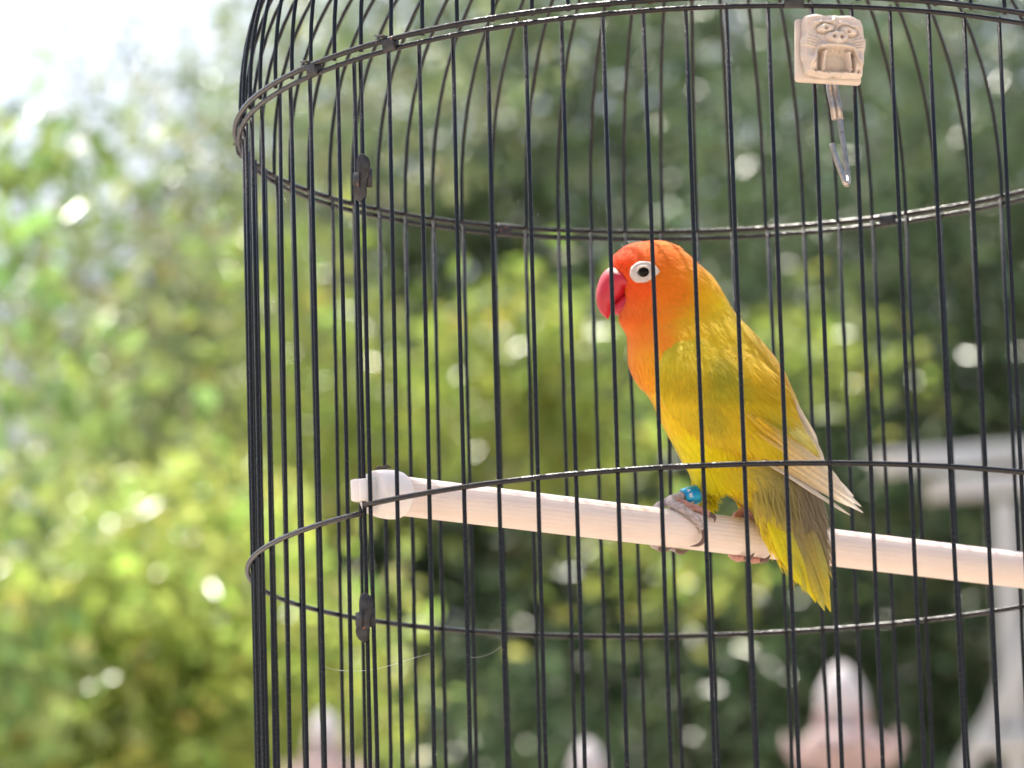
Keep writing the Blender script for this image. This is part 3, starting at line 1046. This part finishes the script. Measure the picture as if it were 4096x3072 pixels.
toward = (CAM - P0).normalized()
ru = w.normalized()                                     # up across the rod
rf = (-u if (-u).dot(toward) > 0 else u).normalized()    # across the rod, towards the camera


def rod_pt(px, ang, lift=.0):
    """a point on the rod's surface: ang 0 = top, 90 = camera side, 180 = underneath"""
    c = perch_at(px)
    a = R_(ang)
    return c + (ru * math.cos(a) + rf * math.sin(a)) * (PR + lift)


def toe(pts, rads, parent, m, claw=None):
    q = crs([(*p, r) for p, r in zip(pts, rads)], 26)
    rr2 = [r * (1 + .10 * math.sin(k * 1.55)) for k, r in enumerate(q[:, 3])]
    o = link('toe', mesh('toe', *tube(q[:, :3], rr2, 12)), m, parent)
    if claw:
        q = crs([(*p, r) for p, r in claw], 12)
        link('claw', mesh('claw', *tube(q[:, :3], list(q[:, 3]), 8)), CLAW, o)


T = .00135
# near (left) foot
hip, ankle = at(*z2(640, 560), ybird(2790) - .0085), rod_pt(2706, -8, .0045)
leg = link('leg', mesh('leg', *tube(crs([tuple(hip), tuple(hip.lerp(ankle, .5) + Vector((0, 0, .0008))), tuple(ankle)], 12), list(np.linspace(.0021, .0016, 12)), 12)), SKIN, bird)
kn = rod_pt(2672, 14, .0022)
toe([ankle, kn, rod_pt(2688, 42, .0016), rod_pt(2716, 66, .0015), rod_pt(2742, 88, .0014), rod_pt(2748, 104, .0013)], [.0017, .0018, .0017, .0016, .0014, .0010], leg, SKIN,
    [(rod_pt(2747, 98, .0016), .0010), (rod_pt(2752, 114, .0026), .00095), (rod_pt(2744, 132, .0026), .00075), (rod_pt(2722, 146, .0016), .0001)])
toe([ankle, rod_pt(2738, 8, .0022), rod_pt(2770, 22, .0014), rod_pt(2788, 38, .0012), rod_pt(2796, 50, .0010)], [.0015, .0015, .0014, .0012, .0008], leg, SKINP,
    [(rod_pt(2796, 48, .0012), .0008), (rod_pt(2802, 62, .0020), .0007), (rod_pt(2798, 76, .0014), .0001)])
for pxx in (2660, 2730):
    toe([ankle, rod_pt(pxx, -30, .0018), rod_pt(pxx - 4, -75, .0014), rod_pt(pxx - 6, -120, .0013), rod_pt(pxx - 4, -160, .0012)], [.0016, .0016, .0015, .0013, .0009], leg, SKIN,
        [(rod_pt(pxx - 4, -158, .0012), .0009), (rod_pt(pxx - 4, -178, .0016), .0008), (rod_pt(pxx + 8, -196, .0010), .0001)])
# far (right) foot
hip2, ank2 = at(*z2(1005, 600), ybird(2990) + .010), rod_pt(3004, -6, .0045)
leg2 = link('leg', mesh('leg', *tube([hip2, hip2.lerp(ank2, .5), ank2], [.0021, .0018, .0016], 12)), SKIN, bird)
for (pa_, m_) in ((3002, SKINP), (3078, SKIN)):
    toe([ank2, rod_pt((3004 + pa_) / 2, 18, .0022), rod_pt(pa_, 45, .0016), rod_pt(pa_ + 4, 68, .0014), rod_pt(pa_ + 8, 84, .0011)], [.0016, .0016, .0015, .0013, .0009], leg2, m_,
        [(rod_pt(pa_ + 8, 82, .0013), .0009), (rod_pt(pa_ + 12, 102, .0022), .0008), (rod_pt(pa_ + 6, 118, .0012), .0001)])
for pxx in (2975, 3040):
    toe([ank2, rod_pt(pxx, -30, .0018), rod_pt(pxx - 4, -80, .0014), rod_pt(pxx - 6, -140, .0014), rod_pt(pxx - 4, -185, .0014)], [.0016, .0016, .0015, .0014, .001], leg2, SKINP,
        [(rod_pt(pxx - 4, -180, .0014), .0009), (rod_pt(pxx - 2, -200, .0020), .0008), (rod_pt(pxx + 4, -216, .0012), .0001)])

# --- leg band
bc = (hip * .45 + ankle * .55)
bc = at(*z2(528, 572), bc.y - .0006)
bax = (at(*z2(585, 553), bc.y) - at(*z2(472, 590), bc.y)).normalized()
bax = (bax + (CAM - bc).normalized() * -.30).normalized()
bR, bH = .00345, .0030
band = empty('leg_band', bc, 'shiny blue metal leg band with pale letters on the bird\'s leg', 'leg band')
V, Fc = lathe([(bR, -bH), (bR + .00012, -bH + .0002), (bR + .00012, bH - .0002), (bR, bH), (bR - .0004, bH), (bR - .0004, -bH), (bR, -bH)], 40, bc, bax)
link('ring', mesh('ring', V, Fc[:-2]), BAND, band)
f0 = ((CAM - bc) - bax * (CAM - bc).dot(bax)).normalized()
g0 = bax.cross(f0)


def glyph(strokes, a0, h0, sc):
    """pale engraved strokes laid round the band: glyph x runs round it, y along its axis"""
    V, Fc = [], []
    for (x0, y0, x1, y1) in strokes:
        dx, dy = x1 - x0, y1 - y0
        ln = math.hypot(dx, dy)
        nx, ny = -dy / ln * .10, dx / ln * .10
        b = len(V)
        for i in range(5):
            for sg in (-1, 1):
                x, y = x0 + dx * i / 4 + sg * nx, y0 + dy * i / 4 + sg * ny
                a = a0 + x * sc / bR
                V.append(bc + bax * (h0 + y * sc) + (f0 * math.cos(a) + g0 * math.sin(a)) * (bR + .00016))
        Fc += [(b + 2 * i, b + 2 * i + 1, b + 2 * i + 3, b + 2 * i + 2) for i in range(4)]
    return V, Fc


LET_A = [(0, 0, .4, 1), (.4, 1, .8, 0), (.16, .35, .64, .35)]
LET_W = [(0, 1, .2, 0), (.2, 0, .45, .8), (.45, .8, .7, 0), (.7, 0, .9, 1)]
for nm, st, a0 in (('letter', LET_A, -.88), ('letter', LET_W, -.28), ('letter', [(0, 0, 0, 1)], .72)):
    link(nm, mesh(nm, *glyph(st, a0, -.0017, .00155)), INK, band)

# fine spider thread slung between the bars
for pts in ([(1290, 2655), (1320, 2675), (1400, 2684), (1480, 2680), (1560, 2662), (1640, 2636), (1720, 2614)], [(1875, 2628), (1910, 2629), (1960, 2615), (2002, 2588)]):
    yy = [cyl(215, 17.7, 0).y + (x - 1290) / 430 * -.03 for x, _ in pts]
    q = crs([tuple(at(x, y, v)) for (x, y), v in zip(pts, yy)], 24)
    o = link('spider_thread', mesh('spider_thread', *tube(q, .00006, 4)), THREAD)
    tag(o, ('fine pale spider thread slung low across the cage seam' if pts[0][0] < 1500 else 'short pale spider thread between two front bars right of the seam'), 'spider thread', 'spider threads on the cage')


# ================================================================== trees
def leaves(name, C, up, size, aspect, cols, material, parent, fold=.35, droop=.4):
    """leaf blades at centres C (n,3); each is two facets folded along the midrib"""
    n_ = len(C)
    d = rng.normal(size=(n_, 3))
    d[:, 2] = d[:, 2] * .6 - droop
    d /= np.linalg.norm(d, axis=1)[:, None]
    nn = rng.normal(size=(n_, 3)) * .55 + np.array([0, 0, 1.0])
    nn -= (nn * d).sum(1)[:, None] * d
    nn /= np.linalg.norm(nn, axis=1)[:, None]
    sd_ = np.cross(d, nn)
    sz = size * rng.uniform(.55, 1.3, n_)
    V = np.zeros((n_, 6, 3))
    V[:, 0] = C - d * (sz / 2)[:, None]
    V[:, 3] = C + d * (sz / 2)[:, None] - nn * (sz * .10)[:, None]
    for j, (s, off) in enumerate(((1, -.12), (2, .18))):
        pass
    ww = (sz * aspect / 2)[:, None]
    V[:, 1] = C - d * (sz * .10)[:, None] - sd_ * ww + nn * ww * fold
    V[:, 5] = C - d * (sz * .10)[:, None] + sd_ * ww + nn * ww * fold
    V[:, 2] = C + d * (sz * .26)[:, None] - sd_ * ww * .72 + nn * ww * fold * .5
    V[:, 4] = C + d * (sz * .26)[:, None] + sd_ * ww * .72 + nn * ww * fold * .5
    base = (np.arange(n_) * 6)[:, None]
    qd = np.concatenate([base + np.array([[0, 1, 2, 3]]), base + np.array([[0, 3, 4, 5]])])
    me = bpy.data.meshes.new(name)
    me.vertices.add(n_ * 6)
    me.vertices.foreach_set('co', V.reshape(-1))
    me.loops.add(qd.size)
    me.loops.foreach_set('vertex_index', qd.ravel().astype(np.int32))
    me.polygons.add(len(qd))
    me.polygons.foreach_set('loop_start', (np.arange(len(qd)) * 4).astype(np.int32))
    me.update(calc_edges=True)
    a_ = me.attributes.new('Col', 'FLOAT_COLOR', 'POINT')
    arr = np.ones((n_, 6, 4), np.float32)
    arr[:, :, :3] = cols[:, None, :]
    a_.data.foreach_set('color', arr.ravel())
    return link(name, me, material, parent, smooth=False)


def tree(name, base, label, blobs, leaf, aspect, colour_, material, trunk_r, height, group=None, cat='tree', seed=0, limbs=True, droop=.4, cvar=.25):
    """blobs: (centre, radii, number of sprays, leaves per spray, spray radius)"""
    global rng
    keep = rng
    rng = np.random.default_rng(seed + 100)
    bx, by = base
    t = empty(name, (bx, by, 0), label, cat, group)
    tops = []
    C, K = [], []
    for (c, rad, ns, nl, sr) in blobs:
        c, rad = np.array(c, float), np.array(rad, float)
        v = rng.normal(size=(ns, 3))
        v /= np.linalg.norm(v, axis=1)[:, None]
        r = rng.random(ns) ** .45
        cc = c + v * r[:, None] * rad
        tone = rng.normal(size=ns)
        pts = cc[:, None, :] + rng.normal(size=(ns, nl, 3)) * np.array([sr, sr, sr * .7])
        C.append(pts.reshape(-1, 3))
        K.append(np.repeat(tone, nl))
        tops.append((c, cc))
    C, K = np.concatenate(C), np.concatenate(K)
    ok = C[:, 2] > .15
    C, K = C[ok], K[ok]
    base_c = np.array(colour_)
    cols = base_c[None] * (1 + cvar * .6 * K[:, None] + cvar * .7 * rng.normal(size=(len(C), 1)))
    cols = cols * (1 + .08 * rng.normal(size=(len(C), 3)))
    cols[:, 0] *= 1 + .09 * rng.normal(size=len(C))
    crown = leaves('crown', C, None, leaf, aspect, np.clip(cols, .004, .8), material, t, droop=droop)
    # trunk and limbs
    parts = []
    x0 = np.array([bx, by, -.1])
    mid = np.array([bx + rng.normal() * .1, by + rng.normal() * .1, height * .45])
    parts.append(tube(crs([tuple(x0), tuple(x0 * .5 + mid * .5 + rng.normal(size=3) * .06), tuple(mid)], 10), list(np.linspace(trunk_r * 1.25, trunk_r * .8, 10)), 10))
    if limbs:
        for c, cc in tops:
            parts.append(tube(crs([tuple(mid), tuple((mid + c) / 2 + rng.normal(size=3) * .15 + np.array([0, 0, .15])), tuple(c)], 8), list(np.linspace(trunk_r * .7, trunk_r * .25, 8)), 8))
            for j in rng.choice(len(cc), min(14, len(cc)), replace=False):
                parts.append(tube(crs([tuple(c), tuple((c + cc[j]) / 2 + rng.normal(size=3) * .08), tuple(cc[j])], 6), list(np.linspace(trunk_r * .22, trunk_r * .04, 6)), 6))
    link('trunk', mesh('trunk', *merge(*parts)), BARK, t)
    rng = keep
    return t


V2 = 4096 / 2212.0
def pv(x, y, Y): return tuple(at(x * V2, y * V2, Y))      # viewer pixels of my tracing notes

DARK, MIDG, YELG, BRIG = (.095, .140, .070), (.115, .165, .075), (.34, .42, .10), (.23, .34, .10)  # evergreen greens lightened: veiling glare of the backlight is put into the leaf colour
# dark evergreen trees that close the view
tree('evergreen_tree', (1.6, 15.5), 'dense dark evergreen tree filling the view behind the bird', [((1.8, 15.5, 4.4), (2.4, 1.8, 2.2), 1350, 85, .17), ((.4, 15.2, 3.0), (1.9, 1.4, 1.2), 420, 90, .24), ((2.6, 15.8, 2.8), (1.9, 1.4, 1.3), 300, 80, .24)],
     .060, .45, DARK, LEAFD, .18, 5, 'trees behind the cage', seed=1)
tree('evergreen_tree', (-.9, 17.5), 'dark green tree behind the middle of the cage with pale sky gaps', [((-.3, 17.5, 5.0), (1.8, 1.7, 2.2), 1250, 80, .17), ((-1.9, 17.6, 5.5), (.9, 1.0, 1.0), 120, 60, .20), ((-.9, 17.0, 3.4), (2.4, 1.5, 1.2), 520, 80, .25)],
     .060, .45, MIDG, LEAFD, .16, 5, 'trees behind the cage', seed=2)
tree('broadleaf_tree', (-3.2, 16.0), 'open grey-green tree with bright sky showing through its thin crown', [((-2.7, 16.0, 4.6), (1.2, 1.3, .9), 90, 60, .20), ((-2.6, 16.0, 3.4), (1.6, 1.3, .9), 240, 70, .22)],
     .050, .5, (.17, .19, .12), LEAF, .10, 5, 'trees behind the cage', seed=3)
for k, (x, y, lab) in enumerate(((-5.8, 17.0, 'dark rounded evergreen beyond the sapling'), (6.4, 16.5, 'dark rounded evergreen beyond the white pergola'), (-9.5, 15.0, 'outermost dark rounded evergreen past the sapling'))):
    tree('evergreen_tree', (x, y), lab, [((x, y, 4.3), (2.3, 1.8, 2.3), 700, 60, .26), ((x + .3, y - .2, 2.2), (2.2, 1.6, 1.2), 300, 60, .26)], .075, .45, DARK, LEAFD, .18, 5, 'trees behind the cage', seed=20 + k)
# yellow-green growth in sun
tree('sunlit_shrub', (-1.35, 9.0), 'dense sunlit yellow-green shrub growing beneath the pale feathery tree', [(pv(270, 1500, 9.0), (.44, .5, .34), 170, 40, .10), (pv(420, 1230, 9.3), (.20, .3, .16), 40, 32, .09), (pv(60, 1620, 8.8), (.3, .4, .2), 60, 40, .10), (pv(560, 1480, 9.5), (.18, .3, .22), 40, 36, .09), ((-1.3, 9.0, 1.8), (.7, .6, .7), 200, 40, .14)],
     .050, .5, YELG, LEAF, .05, 2.4, 'sunlit foliage', cat='shrub', seed=4, limbs=False)
tree('light_green_tree', (.35, 10.5), 'light yellow-green tree glowing in sun between the bird and the perch end cap', [(pv(1140, 830, 10.5), (.20, .3, .17), 34, 30, .09), (pv(1260, 960, 10.6), (.12, .2, .09), 12, 26, .08), (pv(760, 930, 10.8), (.24, .3, .14), 30, 30, .10), (pv(640, 640, 10.9), (.16, .3, .14), 12, 26, .10), (pv(1750, 760, 10.9), (.16, .2, .10), 10, 22, .10), (pv(1500, 1250, 10.9), (.2, .2, .10), 8, 22, .10)],
     .050, .5, (.24, .31, .065), LEAF, .04, 3.4, 'sunlit foliage', seed=5, limbs=False)
tree('feathery_tree', (-1.5, 11.5), 'pale feathery tree with fine sunlit leaves behind the cage seam', [(pv(330, 420, 11.5), (.5, .5, .40), 18, 36, .11), (pv(520, 760, 11.7), (.40, .4, .30), 60, 36, .12), (pv(330, 950, 11.5), (.45, .4, .22), 34, 36, .11), (pv(700, 200, 12.0), (.4, .4, .24), 26, 30, .12)],
     .042, .5, (.23, .28, .13), LEAF, .05, 3.6, 'sunlit foliage', seed=7, limbs=False)
# leaves close by on the left
tree('mango_sapling', (-1.9, 6.6), 'bright green sapling with large drooping leaves in the open beside the cage', [(pv(10, 620, 6.6), (.08, .3, .28), 13, 10, .06), (pv(180, 840, 6.8), (.08, .25, .16), 12, 12, .06), (pv(130, 390, 6.7), (.10, .25, .05), 6, 9, .05), (pv(40, 260, 6.7), (.07, .25, .05), 4, 9, .05), (pv(40, 1500, 6.4), (.09, .2, .10), 12, 10, .05), (pv(0, 1130, 6.4), (.05, .2, .12), 7, 10, .05)],
     .062, .45, BRIG, LEAF, .02, 2.8, 'sunlit foliage', seed=6, droop=.9, limbs=False)

# ================================================================== white pergola frame behind, right
perg = empty('white_pergola', (1.12, 12.0, 0), 'white painted pergola corner with stacked beams and a diagonal brace behind the cage', 'pergola')
YP = 12.0
def beam(name, a, b, ta, tb, parent, m=WPAINT):
    a, b = Vector(a), Vector(b)
    d = (b - a).normalized()
    s = d.cross(Vector((0, 0, 1)))
    s = s.normalized() if s.length > .01 else Vector((1, 0, 0))
    n_ = s.cross(d)
    V, Fc = box((a + b) / 2, d * ((b - a).length / 2), s * ta, n_ * tb)
    return link(name, bevel(mesh(name, V, Fc), .006, 2), m, parent, smooth=False)


pt = Vector(pv(2168, 1090, YP))
beam('post', (pt.x + .02, YP, 0), (pt.x, YP, pt.z), .030, .030, perg)
beam('beam', pv(1915, 1002, YP - .15), pv(2500, 955, YP + 1.2), .04, .027, perg)
beam('beam', pv(2010, 1058, YP), pv(2600, 1020, YP + .3), .04, .024, perg)
for q_ in (pv(2480, 968, YP + 1.15), pv(2590, 1030, YP + .3)):
    beam('post', (q_[0], q_[1], 0), (q_[0], q_[1], q_[2] - .02), .030, .030, perg)
beam('brace', pv(2165, 1520, YP - .03), pv(2330, 1180, YP - .03), .024, .028, perg)
beam('brace', pv(2075, 1672, YP - .03), pv(2185, 1480, YP - .03), .02, .020, perg)
beam('rail', pv(2100, 1610, YP - .05), pv(2230, 1600, YP - .05), .02, .022, perg)

# ================================================================== garden wall with stone finials
YW = 7.2
zt = at(2048, 3072 + 130, YW).z
wall = link('garden_wall', bevel(mesh('garden_wall', *box((0, YW + .1, zt / 2 - .1), (3.2, 0, 0), (0, .09, 0), (0, 0, zt / 2 - .1))), .01, 2), STONEW)
tag(wall, 'whitewashed garden wall carrying the carved stone finials', 'garden wall')


def finial(cx, tipy, k, label):
    """pointed bud over a lotus cup with upturned corner petals, on a small plinth"""
    tip = at(cx * V2, tipy * V2, YW)
    o = empty('stone_finial', (tip.x, YW, zt - .2), label, 'stone finial', 'carved stone finials on the garden wall')
    b = Vector((tip.x, YW, tip.z - .118 * k))
    prof = [(.001, .118), (.012, .112), (.026, .096), (.040, .070), (.046, .046), (.042, .026), (.030, .016), (.034, .010), (.044, .006), (.046, .0), (.030, -.006)]
    link('bud', mesh('bud', *lathe([(r * k, h * k) for r, h in prof], 24, b)), STONEW, o)
    prof = [(.030, -.004), (.066, -.016), (.084, -.040), (.082, -.062), (.060, -.080), (.046, -.092), (.050, -.110), (.085, -.118), (.088, -.150), (.02, -.150)]
    link('cup', mesh('cup', *lathe([(r * k, h * k) for r, h in prof], 24, b)), STONE, o)
    for i in range(8):
        a = 2 * PI * i / 8 + .3
        er, et = Vector((math.cos(a), math.sin(a), 0)), Vector((-math.sin(a), math.cos(a), 0))
        rings = []
        for s in np.linspace(0, 1, 7):
            c = b + er * (.055 + .058 * s ** .8) * k + Vector((0, 0, (-.066 + .034 * s * s + .004 * s) * k))
            w_ = .034 * math.sin(PI * (.22 + .68 * s)) * k
            rings.append([c + et * w_, c + Vector((0, 0, .014 * k)), c - et * w_, c - Vector((0, 0, .020 * k))])
        link('petal', mesh('petal', *loft(rings)), STONE, o)
    if i:
        for a in (.8, 2.4, 3.9, 5.5):
            er, et = Vector((math.cos(a), math.sin(a), 0)), Vector((-math.sin(a), math.cos(a), 0))
            c = b + er * .045 * k + Vector((0, 0, .012 * k))
            link('scroll', mesh('scroll', *lathe([(.001, .022 * k), (.012 * k, .017 * k), (.018 * k, 0), (.012 * k, -.017 * k), (.001, -.022 * k)], 12, c, Vector((0, 0, 1)))), STONE, o)
    hgt = b.z - .150 * k - (zt - .2)
    link('plinth', bevel(mesh('plinth', *box((tip.x, YW, b.z - .150 * k - hgt / 2), (.075 * k, 0, 0), (0, .075 * k, 0), (0, 0, hgt / 2))), .006, 2), STONEW, o)


finial(1815, 1432, .86, 'largest pink and white stone finial on the wall below the bird\'s tail')
finial(700, 1534, .62, 'pale stone finial with a rounded white bud behind the seam of the cage')
finial(1268, 1598, .62, 'stone finial whose white bud just shows between the other two finials')
